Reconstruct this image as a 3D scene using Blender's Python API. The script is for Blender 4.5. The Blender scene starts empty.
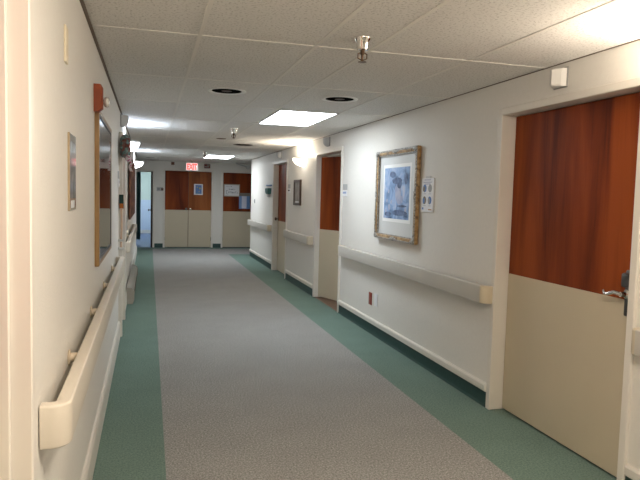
import bpy, bmesh, math, random
from mathutils import Vector, Matrix
random.seed(7)
PI = math.pi
SC = bpy.context.scene
COL = SC.collection

# ------------------------------------------------------------------ sizes
W = 2.795      # corridor width
H = 2.44       # ceiling height
L = 17.79      # far wall
YB = -4.0      # wall behind the photographer
RW_END = 15.4  # where the right wall turns the corner
LW_END = 16.3

# ------------------------------------------------------------------ materials
def newmat(name):
    m = bpy.data.materials.new(name)
    m.use_nodes = True
    nt = m.node_tree
    b = nt.nodes['Principled BSDF']
    return m, nt, b

def plain(name, col, rough=0.6, metal=0.0, bump=0.0, bscale=200.0, coat=0.0, vary=0.0, vscale=8.0, spec=0.5):
    m, nt, b = newmat(name)
    b.inputs['Base Color'].default_value = (*col, 1)
    b.inputs['Roughness'].default_value = rough
    b.inputs['Metallic'].default_value = metal
    b.inputs['Coat Weight'].default_value = coat
    b.inputs['Specular IOR Level'].default_value = spec
    tc = nt.nodes.new('ShaderNodeTexCoord')
    if vary > 0:
        n = nt.nodes.new('ShaderNodeTexNoise'); n.inputs['Scale'].default_value = vscale
        n.inputs['Detail'].default_value = 4
        r = nt.nodes.new('ShaderNodeMapRange')
        r.inputs['To Min'].default_value = 1 - vary; r.inputs['To Max'].default_value = 1 + vary
        mx = nt.nodes.new('ShaderNodeVectorMath'); mx.operation = 'SCALE'
        mx.inputs[0].default_value = col
        nt.links.new(tc.outputs['Object'], n.inputs['Vector'])
        nt.links.new(n.outputs['Fac'], r.inputs['Value'])
        nt.links.new(r.outputs['Result'], mx.inputs['Scale'])
        nt.links.new(mx.outputs['Vector'], b.inputs['Base Color'])
    if bump > 0:
        n = nt.nodes.new('ShaderNodeTexNoise'); n.inputs['Scale'].default_value = bscale
        n.inputs['Detail'].default_value = 3
        bp = nt.nodes.new('ShaderNodeBump'); bp.inputs['Strength'].default_value = bump
        bp.inputs['Distance'].default_value = 0.01
        nt.links.new(tc.outputs['Object'], n.inputs['Vector'])
        nt.links.new(n.outputs['Fac'], bp.inputs['Height'])
        nt.links.new(bp.outputs['Normal'], b.inputs['Normal'])
    return m

def emit(name, col, strength, base=(.8, .8, .8)):
    m, nt, b = newmat(name)
    b.inputs['Base Color'].default_value = (*base, 1)
    b.inputs['Emission Color'].default_value = (*col, 1)
    b.inputs['Emission Strength'].default_value = strength
    return m

def ramp_mat(name, stops, scale=(1, 1, 1), nscale=5.0, detail=4, rough=.5, distortion=0.0, coat=0.0, bump=0.0, rotz=0.0):
    m, nt, b = newmat(name)
    tc = nt.nodes.new('ShaderNodeTexCoord'); mp = nt.nodes.new('ShaderNodeMapping')
    mp.inputs['Scale'].default_value = scale
    n = nt.nodes.new('ShaderNodeTexNoise'); n.inputs['Scale'].default_value = nscale
    n.inputs['Detail'].default_value = detail; n.inputs['Distortion'].default_value = distortion
    r = nt.nodes.new('ShaderNodeValToRGB')
    el = r.color_ramp.elements
    while len(el) < len(stops): el.new(0.5)
    for e, (p, c) in zip(el, stops):
        e.position = p; e.color = (*c, 1)
    nt.links.new(tc.outputs['Object'], mp.inputs['Vector'])
    nt.links.new(mp.outputs['Vector'], n.inputs['Vector'])
    nt.links.new(n.outputs['Fac'], r.inputs['Fac'])
    nt.links.new(r.outputs['Color'], b.inputs['Base Color'])
    b.inputs['Roughness'].default_value = rough
    b.inputs['Coat Weight'].default_value = coat
    b.inputs['Coat Roughness'].default_value = 0.05
    if bump > 0:
        bp = nt.nodes.new('ShaderNodeBump'); bp.inputs['Strength'].default_value = bump
        bp.inputs['Distance'].default_value = 0.005
        nt.links.new(n.outputs['Fac'], bp.inputs['Height'])
        nt.links.new(bp.outputs['Normal'], b.inputs['Normal'])
    return m

def carpet(name, a, b_, c):
    m, nt, b = newmat(name)
    tc = nt.nodes.new('ShaderNodeTexCoord')
    n = nt.nodes.new('ShaderNodeTexNoise'); n.inputs['Scale'].default_value = 85; n.inputs['Detail'].default_value = 5
    n.inputs['Roughness'].default_value = .8
    r = nt.nodes.new('ShaderNodeValToRGB'); el = r.color_ramp.elements
    el.new(.5)
    for e, (p, cc) in zip(el, [(.36, a), (.5, b_), (.64, c)]): e.position = p; e.color = (*cc, 1)
    n2 = nt.nodes.new('ShaderNodeTexNoise'); n2.inputs['Scale'].default_value = 2.5; n2.inputs['Detail'].default_value = 3
    mr = nt.nodes.new('ShaderNodeMapRange'); mr.inputs['To Min'].default_value = .88; mr.inputs['To Max'].default_value = 1.12
    sc = nt.nodes.new('ShaderNodeVectorMath'); sc.operation = 'SCALE'
    bp = nt.nodes.new('ShaderNodeBump'); bp.inputs['Strength'].default_value = .25; bp.inputs['Distance'].default_value = .003
    L_ = nt.links
    L_.new(tc.outputs['Object'], n.inputs['Vector']); L_.new(tc.outputs['Object'], n2.inputs['Vector'])
    L_.new(n.outputs['Fac'], r.inputs['Fac']); L_.new(n2.outputs['Fac'], mr.inputs['Value'])
    L_.new(r.outputs['Color'], sc.inputs[0]); L_.new(mr.outputs['Result'], sc.inputs['Scale'])
    L_.new(sc.outputs['Vector'], b.inputs['Base Color'])
    L_.new(n.outputs['Fac'], bp.inputs['Height']); L_.new(bp.outputs['Normal'], b.inputs['Normal'])
    b.inputs['Roughness'].default_value = .95
    b.inputs['Specular IOR Level'].default_value = .15
    return m

def wood(name, dark, mid, light):
    """flat-sawn door veneer: broad upright bands and fine upright grain"""
    m, nt, b = newmat(name)
    tc = nt.nodes.new('ShaderNodeTexCoord'); L_ = nt.links
    mp = nt.nodes.new('ShaderNodeMapping'); mp.inputs['Scale'].default_value = (3.6, 3.6, .35)
    n = nt.nodes.new('ShaderNodeTexNoise'); n.inputs['Scale'].default_value = 1.3; n.inputs['Detail'].default_value = 5
    n.inputs['Distortion'].default_value = .6
    mp2 = nt.nodes.new('ShaderNodeMapping'); mp2.inputs['Scale'].default_value = (60, 60, 1.6)
    n2 = nt.nodes.new('ShaderNodeTexNoise'); n2.inputs['Scale'].default_value = 1.5; n2.inputs['Detail'].default_value = 3
    mx = nt.nodes.new('ShaderNodeMath'); mx.operation = 'MULTIPLY_ADD'; mx.inputs[1].default_value = .14
    sub = nt.nodes.new('ShaderNodeMath'); sub.operation = 'SUBTRACT'; sub.inputs[1].default_value = .07
    r = nt.nodes.new('ShaderNodeValToRGB'); el = r.color_ramp.elements; el.new(.5)
    for e, (p, cc) in zip(el, [(.32, dark), (.5, mid), (.68, light)]): e.position = p; e.color = (*cc, 1)
    L_.new(tc.outputs['Object'], mp.inputs['Vector']); L_.new(mp.outputs['Vector'], n.inputs['Vector'])
    L_.new(tc.outputs['Object'], mp2.inputs['Vector']); L_.new(mp2.outputs['Vector'], n2.inputs['Vector'])
    L_.new(n2.outputs['Fac'], mx.inputs[0]); L_.new(n.outputs['Fac'], mx.inputs[2])
    L_.new(mx.outputs[0], sub.inputs[0]); L_.new(sub.outputs[0], r.inputs['Fac'])
    L_.new(r.outputs['Color'], b.inputs['Base Color'])
    b.inputs['Roughness'].default_value = .45
    b.inputs['Specular IOR Level'].default_value = .12
    return m

def tile_mat():
    m, nt, b = newmat('acoustic_tile')
    tc = nt.nodes.new('ShaderNodeTexCoord'); L_ = nt.links
    n = nt.nodes.new('ShaderNodeTexNoise'); n.inputs['Scale'].default_value = 75; n.inputs['Detail'].default_value = 3
    r = nt.nodes.new('ShaderNodeValToRGB'); el = r.color_ramp.elements
    el[0].position = .36; el[0].color = (.56, .54, .515, 1); el[1].position = .46; el[1].color = (.79, .77, .745, 1)
    bp = nt.nodes.new('ShaderNodeBump'); bp.inputs['Strength'].default_value = .5; bp.inputs['Distance'].default_value = .004
    L_.new(tc.outputs['Object'], n.inputs['Vector']); L_.new(n.outputs['Fac'], r.inputs['Fac'])
    L_.new(r.outputs['Color'], b.inputs['Base Color']); L_.new(r.outputs['Color'], bp.inputs['Height'])
    L_.new(bp.outputs['Normal'], b.inputs['Normal'])
    b.inputs['Roughness'].default_value = .9; b.inputs['Specular IOR Level'].default_value = .1
    return m

M = {}
M['wall'] = plain('wall_vinyl', (.76, .735, .69), .6, bump=.25, bscale=120, vary=.03, vscale=30, spec=.3)
M['gap_shade'] = plain('ceiling_gap_shade', (.16, .12, .09), .7)  # dark tone of the painted shadow at the ceiling gap
M['tile'] = tile_mat()
M['tbar'] = plain('grid_bar', (.80, .77, .73), .6)
M['casing'] = plain('casing_paint', (.74, .705, .65), .4, vary=.02)
M['rail'] = plain('rail_vinyl', (.66, .60, .51), .42, vary=.02, vscale=3)
M['rail_taupe'] = plain('rail_taupe', (.53, .50, .45), .42, vary=.02, vscale=3)
M['cap_tan'] = plain('rail_cap_tan', (.60, .52, .39), .42)
M['bracket'] = plain('rail_bracket', (.68, .58, .45), .5)
M['base_white'] = plain('base_white', (.72, .68, .62), .45)
M['base_green'] = plain('base_green', (.022, .062, .056), .5, vary=.15, vscale=15)
M['carpet'] = carpet('carpet_grey', (.14, .137, .131), (.285, .28, .27), (.48, .473, .458))
M['carpet_green'] = carpet('carpet_green', (.10, .158, .136), (.152, .222, .192), (.21, .295, .26))
M['floor_brown'] = ramp_mat('floor_brown', [(.3, (.10, .05, .03)), (.7, (.2, .11, .07))], (2, 14, 2), 3, rough=.4)
M['floor_blue'] = plain('floor_blue', (.07, .12, .27), .25, vary=.1)
M['wood'] = wood('door_veneer', (.09, .017, .005), (.20, .038, .008), (.28, .062, .012))
M['wood_pale'] = wood('door_veneer_pale', (.16, .042, .012), (.27, .08, .021), (.34, .11, .03))
M['kick'] = plain('kick_plate', (.55, .475, .35), .45, vary=.05, vscale=2.5)
M['steel'] = plain('steel', (.55, .54, .52), .25, metal=1)
M['dark_steel'] = plain('dark_steel', (.16, .15, .14), .35, metal=1)
M['chrome'] = plain('chrome', (.8, .78, .75), .12, metal=1)
M['bronze'] = plain('bronze', (.12, .075, .05), .4, metal=1)
M['white'] = plain('white_plastic', (.60, .59, .57), .4)
M['lamp_dark'] = plain('unlit_lamp', (.05, .025, .018), .5)
M['ringwhite'] = plain('ring_white', (.88, .87, .85), .3)
M['cream'] = plain('cream_plastic', (.72, .64, .48), .45)
M['grey'] = plain('grey_plastic', (.42, .42, .42), .5)
M['midgrey'] = plain('mid_grey_plastic', (.25, .25, .25), .5)
M['black'] = plain('black', (.008, .008, .008), .9, spec=0.0)
M['lens'] = plain('lens', (.62, .62, .62), .25)
M['paper'] = plain('paper', (.8, .8, .82), .6)
M['mat_board'] = plain('mat_board', (.70, .71, .70), .7, bump=.03, bscale=300)
M['bevel'] = plain('mat_bevel', (.88, .88, .87), .6)
M['ink_grey'] = plain('ink_grey', (.50, .50, .58), .7)
M['ink_dark'] = plain('ink_dark', (.08, .07, .07), .7)
M['ink_blue'] = plain('ink_blue', (.12, .22, .48), .6)
M['ink_olive'] = plain('ink_olive', (.2, .17, .13), .6)
M['ink_silver'] = plain('ink_silver', (.36, .36, .37), .6)
M['ink_orange'] = plain('ink_orange', (.4, .2, .08), .6)
M['ink_yellow'] = plain('ink_yellow', (.6, .5, .08), .6)
M['ink_green'] = plain('ink_green', (.06, .3, .12), .6)
M['gold'] = ramp_mat('gold_frame', [(.3, (.12, .08, .045)), (.5, (.42, .25, .10)), (.7, (.55, .40, .22))], nscale=26, rough=.4, bump=.6)
M['silver_leaf'] = ramp_mat('silver_leaf', [(.3, (.10, .09, .08)), (.55, (.36, .34, .31)), (.72, (.62, .6, .56))], nscale=60, rough=.4, bump=.9)
M['redwood'] = plain('red_wood', (.27, .05, .012), .4, vary=.15, vscale=12)
M['brownwood'] = plain('brown_wood', (.055, .03, .018), .4, vary=.2, vscale=12)
M['oak'] = ramp_mat('honey_wood', [(.3, (.22, .12, .04)), (.7, (.38, .23, .095))], (8, 8, .8), 6, rough=.4)
M['red'] = plain('red_outlet', (.25, .035, .012), .4)
M['alarm_red'] = plain('alarm_red', (.14, .02, .012), .4)
M['heater'] = plain('heater_paint', (.36, .33, .28), .4, vary=.08)
M['heater_dark'] = plain('heater_slots', (.14, .125, .10), .5)
M['pole'] = plain('pale_pole', (.60, .42, .30), .5)
M['orange'] = plain('orange_cloth', (.42, .12, .02), .8)
M['teal_dark'] = plain('dark_teal_cloth', (.015, .045, .04), .8)
M['teal'] = ramp_mat('mixed_leaves', [(.32, (.05, .03, .025)), (.42, (.20, .05, .035)), (.50, (.07, .13, .12)), (.60, (.16, .26, .25)), (.72, (.36, .30, .22))], nscale=22, rough=.7)
M['berry'] = plain('berry_red', (.22, .04, .03), .5)
M['ribbon'] = None
M['glassknob'] = plain('clear_knob', (.85, .85, .83), .08, metal=.6)
M['aqua'] = plain('aqua_wall', (.62, .70, .64), .6)
M['blue_panel'] = plain('blue_panel', (.58, .67, .82), .5)
M['room_wall'] = plain('room_wall', (.7, .68, .63), .7)
M['pocket_blue'] = plain('pocket_blue', (.16, .28, .52), .35)
M['pocket_sheen'] = plain('pocket_sheen', (.62, .62, .74), .35)  # pale tone for the sheen painted on the pocket front
M['tan_grey'] = plain('tan_grey', (.2, .17, .14), .6)
M['teal_plastic'] = plain('teal_plastic', (.05, .16, .15), .4, vary=.2, vscale=40)
M['tapestry'] = ramp_mat('tapestry_weave', [(.3, (.035, .02, .014)), (.45, (.14, .035, .02)), (.58, (.20, .08, .035)), (.7, (.06, .04, .028))], (1, 1.6, 1), 7, detail=6, rough=.9)
M['art_blue'] = ramp_mat('blue_abstract', [(.28, (.06, .12, .26)), (.40, (.18, .30, .52)), (.50, (.28, .43, .70)), (.60, (.42, .54, .76)), (.72, (.60, .63, .74))], (1, 1, 1), 7.5, detail=8, rough=.5, distortion=.8, coat=.6)
M['art_pale'] = ramp_mat('pale_lavender', [(.35, (.32, .38, .58)), (.6, (.48, .50, .62))], (1, 1, 1), 14, detail=5, rough=.5, coat=.6)
M['art_dark'] = ramp_mat('slate_blue', [(.35, (.05, .08, .16)), (.65, (.16, .24, .42))], (1, 1, 1), 16, detail=6, rough=.5, coat=.6)
M['art_grey'] = ramp_mat('glazed_grey_print', [(.35, (.06, .065, .06)), (.65, (.13, .135, .13))], (1, 1, 1), 4, rough=.5, coat=1.0)
M['green_mat'] = plain('grey_green_mat', (.20, .22, .205), .35, coat=1.0)
M['art_sepia'] = ramp_mat('sepia_print', [(.35, (.2, .19, .165)), (.65, (.34, .33, .29))], (1, 1, 1), 9, rough=.4, coat=.5)
M['holder_art'] = ramp_mat('grey_blue_print', [(.3, (.07, .085, .09)), (.5, (.18, .22, .25)), (.68, (.5, .54, .56))], (1, 1, 1), 14, rough=.3, coat=.8)
M['clear'] = plain('clear_acrylic', (.50, .52, .52), .1, coat=.5)

def ribbon_mat():
    m, nt, b = newmat('dotted_ribbon')
    tc = nt.nodes.new('ShaderNodeTexCoord')
    v = nt.nodes.new('ShaderNodeTexVoronoi'); v.inputs['Scale'].default_value = 38
    r = nt.nodes.new('ShaderNodeValToRGB'); r.color_ramp.interpolation = 'CONSTANT'
    r.color_ramp.elements[0].color = (.42, .10, .2, 1); r.color_ramp.elements[1].position = .42
    r.color_ramp.elements[1].color = (.62, .55, .55, 1)
    nt.links.new(tc.outputs['Object'], v.inputs['Vector']); nt.links.new(v.outputs['Distance'], r.inputs['Fac'])
    nt.links.new(r.outputs['Color'], b.inputs['Base Color']); b.inputs['Roughness'].default_value = .8
    return m
M['ribbon'] = ribbon_mat()
M['troffer'] = emit('troffer_diffuser', (.86, .94, 1.0), 9.0)
M['bowl_cool'] = emit('sconce_bowl_cool', (.95, .97, 1.0), 7.0)
M['bowl_added'] = emit('sconce_bowl_added', (1, .86, .68), 9.0)  # glow of the two sconces added out of view
M['bowl_soft'] = emit('sconce_bowl_soft', (1, .9, .76), 4.0)
M['exit_face'] = emit('exit_face', (1, .95, .92), .25)
M['exit_red'] = emit('exit_red', (1, .07, .06), 1.6, (.7, .02, .02))
M['daylight'] = emit('added_window_glow', (.80, .88, 1.0), 4.2)  # glow of the window added to light the far left room

# ------------------------------------------------------------------ mesh helpers
class B:
    def __init__(self): self.bm = bmesh.new(); self.mi = 0
    def _post(self, verts):
        for f in {f for v in verts for f in v.link_faces}: f.material_index = self.mi
    def box(self, lo, hi, bev=0.0, seg=2, mat=None):
        r = bmesh.ops.create_cube(self.bm, size=1)
        vs = r['verts']
        for v in vs:
            v.co = Vector([(lo[i] + hi[i]) / 2 + v.co[i] * (hi[i] - lo[i]) for i in range(3)])
        if mat is not None:
            for v in vs: v.co = mat @ v.co
        if bev > 0:
            es = list({e for v in vs for e in v.link_edges})
            before = set(self.bm.verts)
            rr = bmesh.ops.bevel(self.bm, geom=es, offset=bev, segments=seg, profile=.5, affect='EDGES')
            vs = [v for v in rr['verts']] + [v for v in vs if v.is_valid]
        self._post([v for v in vs if v.is_valid])
        return self
    def lathe(self, prof, n=24, mat=None, close=True):
        """prof = [(r, z)] round local Z"""
        rings = []
        for r, z in prof:
            if r < 1e-6:
                rings.append([self.bm.verts.new((0, 0, z))])
            else:
                rings.append([self.bm.verts.new((r * math.cos(2 * PI * k / n), r * math.sin(2 * PI * k / n), z)) for k in range(n)])
        fs = []
        for a, b in zip(rings, rings[1:]):
            for k in range(n):
                q = [a[k % len(a)], a[(k + 1) % len(a)], b[(k + 1) % len(b)], b[k % len(b)]]
                u = []
                for v in q:
                    if v not in u: u.append(v)
                if len(u) >= 3: fs.append(self.bm.faces.new(u))
        vs = [v for r in rings for v in r]
        if mat is not None:
            for v in vs: v.co = mat @ v.co
        self._post(vs)
        return self
    def tube(self, pts, r, n=10, cap=True):
        """round bar through pts; r a number or one per point"""
        pts = [Vector(p) for p in pts]
        rs = r if isinstance(r, (list, tuple)) else [r] * len(pts)
        rings = []; up = None
        for i, p in enumerate(pts):
            d = (pts[min(i + 1, len(pts) - 1)] - pts[max(i - 1, 0)]).normalized()
            if up is None: up = d.orthogonal().normalized()
            up = (up - d * up.dot(d)).normalized(); sd = d.cross(up)
            rings.append([self.bm.verts.new(p + rs[i] * (math.cos(2 * PI * k / n) * up + math.sin(2 * PI * k / n) * sd)) for k in range(n)])
        for a, b in zip(rings, rings[1:]):
            for k in range(n): self.bm.faces.new((a[k], a[(k + 1) % n], b[(k + 1) % n], b[k]))
        if cap:
            self.bm.faces.new(rings[0][::-1]); self.bm.faces.new(rings[-1])
        self._post([v for r_ in rings for v in r_])
        return self
    def loft(self, secs, cap=True):
        rings = [[self.bm.verts.new(p) for p in s] for s in secs]
        n = len(rings[0])
        for a, b in zip(rings, rings[1:]):
            for k in range(n): self.bm.faces.new((a[k], a[(k + 1) % n], b[(k + 1) % n], b[k]))
        if cap:
            self.bm.faces.new(rings[0][::-1]); self.bm.faces.new(rings[-1])
        self._post([v for r in rings for v in r])
        return self
    def prism(self, poly, z0, z1):
        return self.loft([[(x, y, z0) for x, y in poly], [(x, y, z1) for x, y in poly]])
    def ball(self, c, r, u=16, v=10, sc=(1, 1, 1)):
        rr = bmesh.ops.create_uvsphere(self.bm, u_segments=u, v_segments=v, radius=r)
        for w in rr['verts']: w.co = Vector((w.co.x * sc[0] + c[0], w.co.y * sc[1] + c[1], w.co.z * sc[2] + c[2]))
        self._post(rr['verts'])
        return self
    def torus(self, c, R, r, axis='y', n=24, m=10, wob=0.0):
        rings = []
        for i in range(n):
            a = 2 * PI * i / n; ring = []
            for j in range(m):
                t = 2 * PI * j / m; k = 1 + random.uniform(-wob, wob)
                rad = R + r * k * math.cos(t); h = r * k * math.sin(t)
                p = (rad * math.cos(a), h, rad * math.sin(a)) if axis == 'y' else (rad * math.cos(a), rad * math.sin(a), h)
                ring.append(self.bm.verts.new(Vector(p) + Vector(c)))
            rings.append(ring)
        for i in range(n):
            a, b = rings[i], rings[(i + 1) % n]
            for j in range(m): self.bm.faces.new((a[j], a[(j + 1) % m], b[(j + 1) % m], b[j]))
        self._post([v for r_ in rings for v in r_])
        return self
    def build(self, name, mats, parent=None, smooth=False, kind=None):
        bmesh.ops.recalc_face_normals(self.bm, faces=self.bm.faces[:])
        me = bpy.data.meshes.new(name)
        self.bm.to_mesh(me); self.bm.free()
        if not isinstance(mats, (list, tuple)): mats = [mats]
        for m in mats: me.materials.append(m)
        if smooth:
            for p in me.polygons: p.use_smooth = True
            try: me.set_sharp_from_angle(angle=math.radians(40))
            except Exception: pass
        o = bpy.data.objects.new(name, me)
        COL.objects.link(o)
        if parent is not None: o.parent = parent
        if kind: o['kind'] = kind
        return o

def thing(name, label, cat, loc=(0, 0, 0), rz=0.0, group=None):
    o = bpy.data.objects.new(name, None); COL.objects.link(o)
    o.empty_display_size = .1
    o.location = loc; o.rotation_euler = (0, 0, rz)
    o['label'] = label; o['category'] = cat
    if group: o['group'] = group
    return o

def dup(root, loc, rz, label):
    r = root.copy(); COL.objects.link(r); r.location = loc; r.rotation_euler = (0, 0, rz); r['label'] = label
    for ch in list(root.children):
        c = ch.copy(); COL.objects.link(c); c.parent = r
        for g in list(ch.children):
            d = g.copy(); COL.objects.link(d); d.parent = c
    return r

def add_light(kind, name, loc, power, col, size=.1, rot=(0, 0, 0), parent=None, size_y=None):
    ld = bpy.data.lights.new(name, kind); ld.energy = power; ld.color = col
    if kind == 'AREA':
        ld.shape = 'RECTANGLE'; ld.size = size; ld.size_y = size_y or size
    else: ld.shadow_soft_size = size
    o = bpy.data.objects.new(name, ld); COL.objects.link(o); o.location = loc; o.rotation_euler = rot
    if parent: o.parent = parent
    return o

# wall frames: local x runs right as you face the wall, local -y comes out of it, z up
RZ = {'right': -PI / 2, 'left': PI / 2, 'far': 0.0}
def on_wall(side, along, z):
    return {'right': (W, along, z), 'left': (0, along, z), 'far': (along, L, z)}[side]

# ------------------------------------------------------------------ room shell
T = .2
FR = .05   # width of a door frame's face
# openings (clear): door_1 right near, door_2 right middle (ajar), door_3 right far
D1 = (2.67, 3.97, 2.19); D2 = (7.84, 9.09, 2.19); D3 = (11.20, 12.45, 2.19)
D4 = (.65, 1.715, 2.14); D5 = (6.86, 7.72, 2.14)          # left wall
D6 = (-.50, .41, 2.13); D7 = (.74, 2.04, 2.175); D8 = (2.37, 3.55, 2.175)   # far wall (x ranges)

def wall_along_y(name, x0, x1, y0, y1, openings):
    b = B(); cur = y0
    for a, c, top in sorted(openings):
        a -= FR; c += FR; top += FR
        b.box((x0, cur, 0), (x1, a, H)); b.box((x0, a, top), (x1, c, H)); cur = c
    b.box((x0, cur, 0), (x1, y1, H))
    return b
b = wall_along_y('wall_right', W, W + T, YB, RW_END, [D1, D2, D3])
b.box((W + T, RW_END - .2, 0), (6.0, RW_END, H))
b.build('wall_right', M['wall'], kind='structure')
b = wall_along_y('wall_left', -T, 0, YB, LW_END, [D4, D5])
b.box((-1.6, LW_END - .2, 0), (-T, LW_END, H))
b.build('wall_left', M['wall'], kind='structure')
b = B(); cur = -1.6
for a, c, top in (D6, D7, D8):
    b.box((cur, L, 0), (a - FR, L + T, H)); b.box((a - FR, L, top + FR), (c + FR, L + T, H)); cur = c + FR
b.box((cur, L, 0), (6.0, L + T, H))
b.build('wall_far', M['wall'], kind='structure')
B().box((-T, YB - .15, 0), (W + T, YB, H)).build('wall_back', M['wall'], kind='structure')
b = B(); b.box((6.0, RW_END - .2, 0), (6.15, L + T, H)); b.build('wall_side_right', M['wall'], kind='structure')
b = B(); b.box((-1.75, LW_END - .2, 0), (-1.6, L + T, H)); b.build('wall_side_left', M['wall'], kind='structure')

# floor: grey carpet with green borders along both walls, round the corners and along the far wall
ES = .41
bm = bmesh.new()
xs = [-1.6, 0, ES, W - .49, W, 6.0]; ys = [YB, LW_END, RW_END, RW_END + .42, L - .40, L]
xs = sorted(set(xs)); ys = sorted(set(ys))
def green(x, y):
    if y > L - .40: return True
    if 0 < x < ES: return True
    if W - .49 < x < W and y < RW_END + .42: return True
    if x > W and y < RW_END + .42: return True
    if x < 0 and y < LW_END + .4: return True
    return False
vv = {(x, y): bm.verts.new((x, y, 0)) for x in xs for y in ys}
for x0, x1 in zip(xs, xs[1:]):
    for y0, y1 in zip(ys, ys[1:]):
        if (x1 > W + .01 and y1 < RW_END + .01) or (x0 < -.01 and y1 < LW_END + .01): continue
        f = bm.faces.new((vv[x0, y0], vv[x1, y0], vv[x1, y1], vv[x0, y1]))
        f.material_index = 1 if green((x0 + x1) / 2, (y0 + y1) / 2) else 0
for xa, xb, (ya, yb, _) in ((W, W + T, D1), (W, W + T, D3), (-T, 0, D4), (-T, 0, D5)):
    f = bm.faces.new([bm.verts.new(p) for p in ((xa, ya, 0), (xb, ya, 0), (xb, yb, 0), (xa, yb, 0))]); f.material_index = 1
fl = B(); fl.bm.free(); fl.bm = bm
fl.build('floor', [M['carpet'], M['carpet_green']], kind='structure')
# floors inside the rooms and door recesses
def room_floor(lo, hi, m): return B().box((lo[0], lo[1], -.1), (hi[0], hi[1], 0.0)).build('floor', m, kind='structure')
room_floor((W, 7.1), (W + 3.2, 10.7), M['floor_brown'])
room_floor((-2.2, L), (W + 2, L + 6.4), M['floor_blue'])

# ceiling slab with the metal grid of a suspended ceiling
B().box((-1.75, YB, H), (6.15, L + T, H + .08)).build('ceiling', M['tile'], kind='structure')
gx = [.576, 1.241, 1.566, 2.231]
gy = [3.509 + 1.3258 * k for k in range(-5, 11)]
b = B()
for x in gx: b.box((x - .011, YB, H - .003), (x + .011, L, H + .001))
for y in gy: b.box((.02, y - .011, H - .0026), (W if y < RW_END else 6.0, y + .011, H + .001))
b.build('ceiling_grid', M['tbar'], kind='structure')
# painted gap shadow: thin dark strips where the ceiling meets the walls
B().box((0, YB, H - .014), (.014, LW_END, H)).build('gap_shade_left', M['gap_shade'], kind='structure')
B().box((W - .006, YB, H - .005), (W, RW_END, H)).build('gap_shade_right', M['gap_shade'], kind='structure')

# base: right wall = dark green cove with a white bumper strip over it
segs_r = [(YB, D1[0] - FR), (D1[1] + FR, D2[0] - FR), (D2[1] + FR, D3[0] - FR), (D3[1] + FR, RW_END)]
b = B(); c = B()
for y0, y1 in segs_r:
    b.loft([[(W, y, 0), (W - .014, y, 0), (W - .007, y, .02), (W - .005, y, .12), (W, y, .12)] for y in (y0, y1)])
    prof = [(0, .118), (.018, .12), (.025, .128), (.025, .168), (.018, .178), (0, .182)]
    ends = [y0, y0 + .015, y1 - .015, y1]
    sc_ = [.4, 1, 1, .4]
    c.loft([[(W - d * s, y, z) for d, z in prof] for y, s in zip(ends, sc_)])
b.build('baseboard_right', M['base_green'], kind='structure')
c.build('trim_3', M['base_white'], kind='structure')
b = B()
for y0, y1 in [(YB, D4[0] - FR), (D4[1] + FR, D5[0] - FR), (D5[1] + FR, LW_END)]:
    b.loft([[(0, y, 0), (.022, y, 0), (.022, y, .15), (.012, y, .172), (0, y, .175)] for y in (y0, y1)])
b.build('baseboard_left', M['base_white'], kind='structure')
b = B()
for x0, x1 in [(-1.6, D6[0] - FR), (D6[1] + FR, D7[0] - FR), (D7[1] + FR, D8[0] - FR), (D8[1] + FR, 6.0)]:
    b.box((x0, L - .012, 0), (x1, L, .115))
b.build('baseboard_far', M['base_green'], kind='structure')

# ------------------------------------------------------------------ doors
def lever(parent, x, y, z, dirx, mat):
    """lock case with a lever handle that points along dirx"""
    b = B(); b.box((x - .045, y - .014, z - .13), (x + .045, y, z + .13), .008)
    b.box((x - .04, y - .05, z + .035), (x + .04, y, z + .115), .012)
    e = b.build('escutcheon', M['dark_steel'], parent, True)
    b = B()
    b.lathe([(0, 0), (.026, 0), (.026, .03), (.014, .04), (.014, .07), (0, .07)], 16, Matrix.Translation((x, y - .012, z)) @ Matrix.Rotation(PI / 2, 4, 'X'))
    b.tube([(x, y - .075, z), (x + dirx * .05, y - .078, z + .006), (x + dirx * .10, y - .078, z - .012), (x + dirx * .125, y - .075, z - .014), (x + dirx * .14, y - .07, z + .0)], [.013, .012, .010, .010, .009], 10)
    b.build('lever_handle', M['chrome'], parent, True)

def knob(parent, x, y, z, mat):
    b = B(); b.lathe([(0, 0), (.03, 0), (.03, .008), (.012, .012), (.012, .035), (.03, .045), (.034, .06), (.024, .075), (0, .078)], 18,
                     Matrix.Translation((x, y, z)) @ Matrix.Rotation(PI / 2, 4, 'X'))
    return b.build('door_knob', mat, parent, True)

def frame_mesh(w, h, proj=.018, stop=.15):
    b = B(); D = T
    for s in (-1, 1):
        x0, x1 = sorted((s * w / 2, s * (w / 2 + FR)))
        b.box((x0, -proj, 0), (x1, D, h + FR), .004, 1)
        a0, a1 = sorted((s * (w / 2 - .016), s * w / 2))
        b.box((a0, stop, 0), (a1, D, h), .002, 1)
    b.box((-w / 2, -proj, h), (w / 2, D, h + FR), .004, 1)
    b.box((-w / 2 + .016, stop, h - .016), (w / 2 - .016, D, h), 0)
    return b

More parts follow.
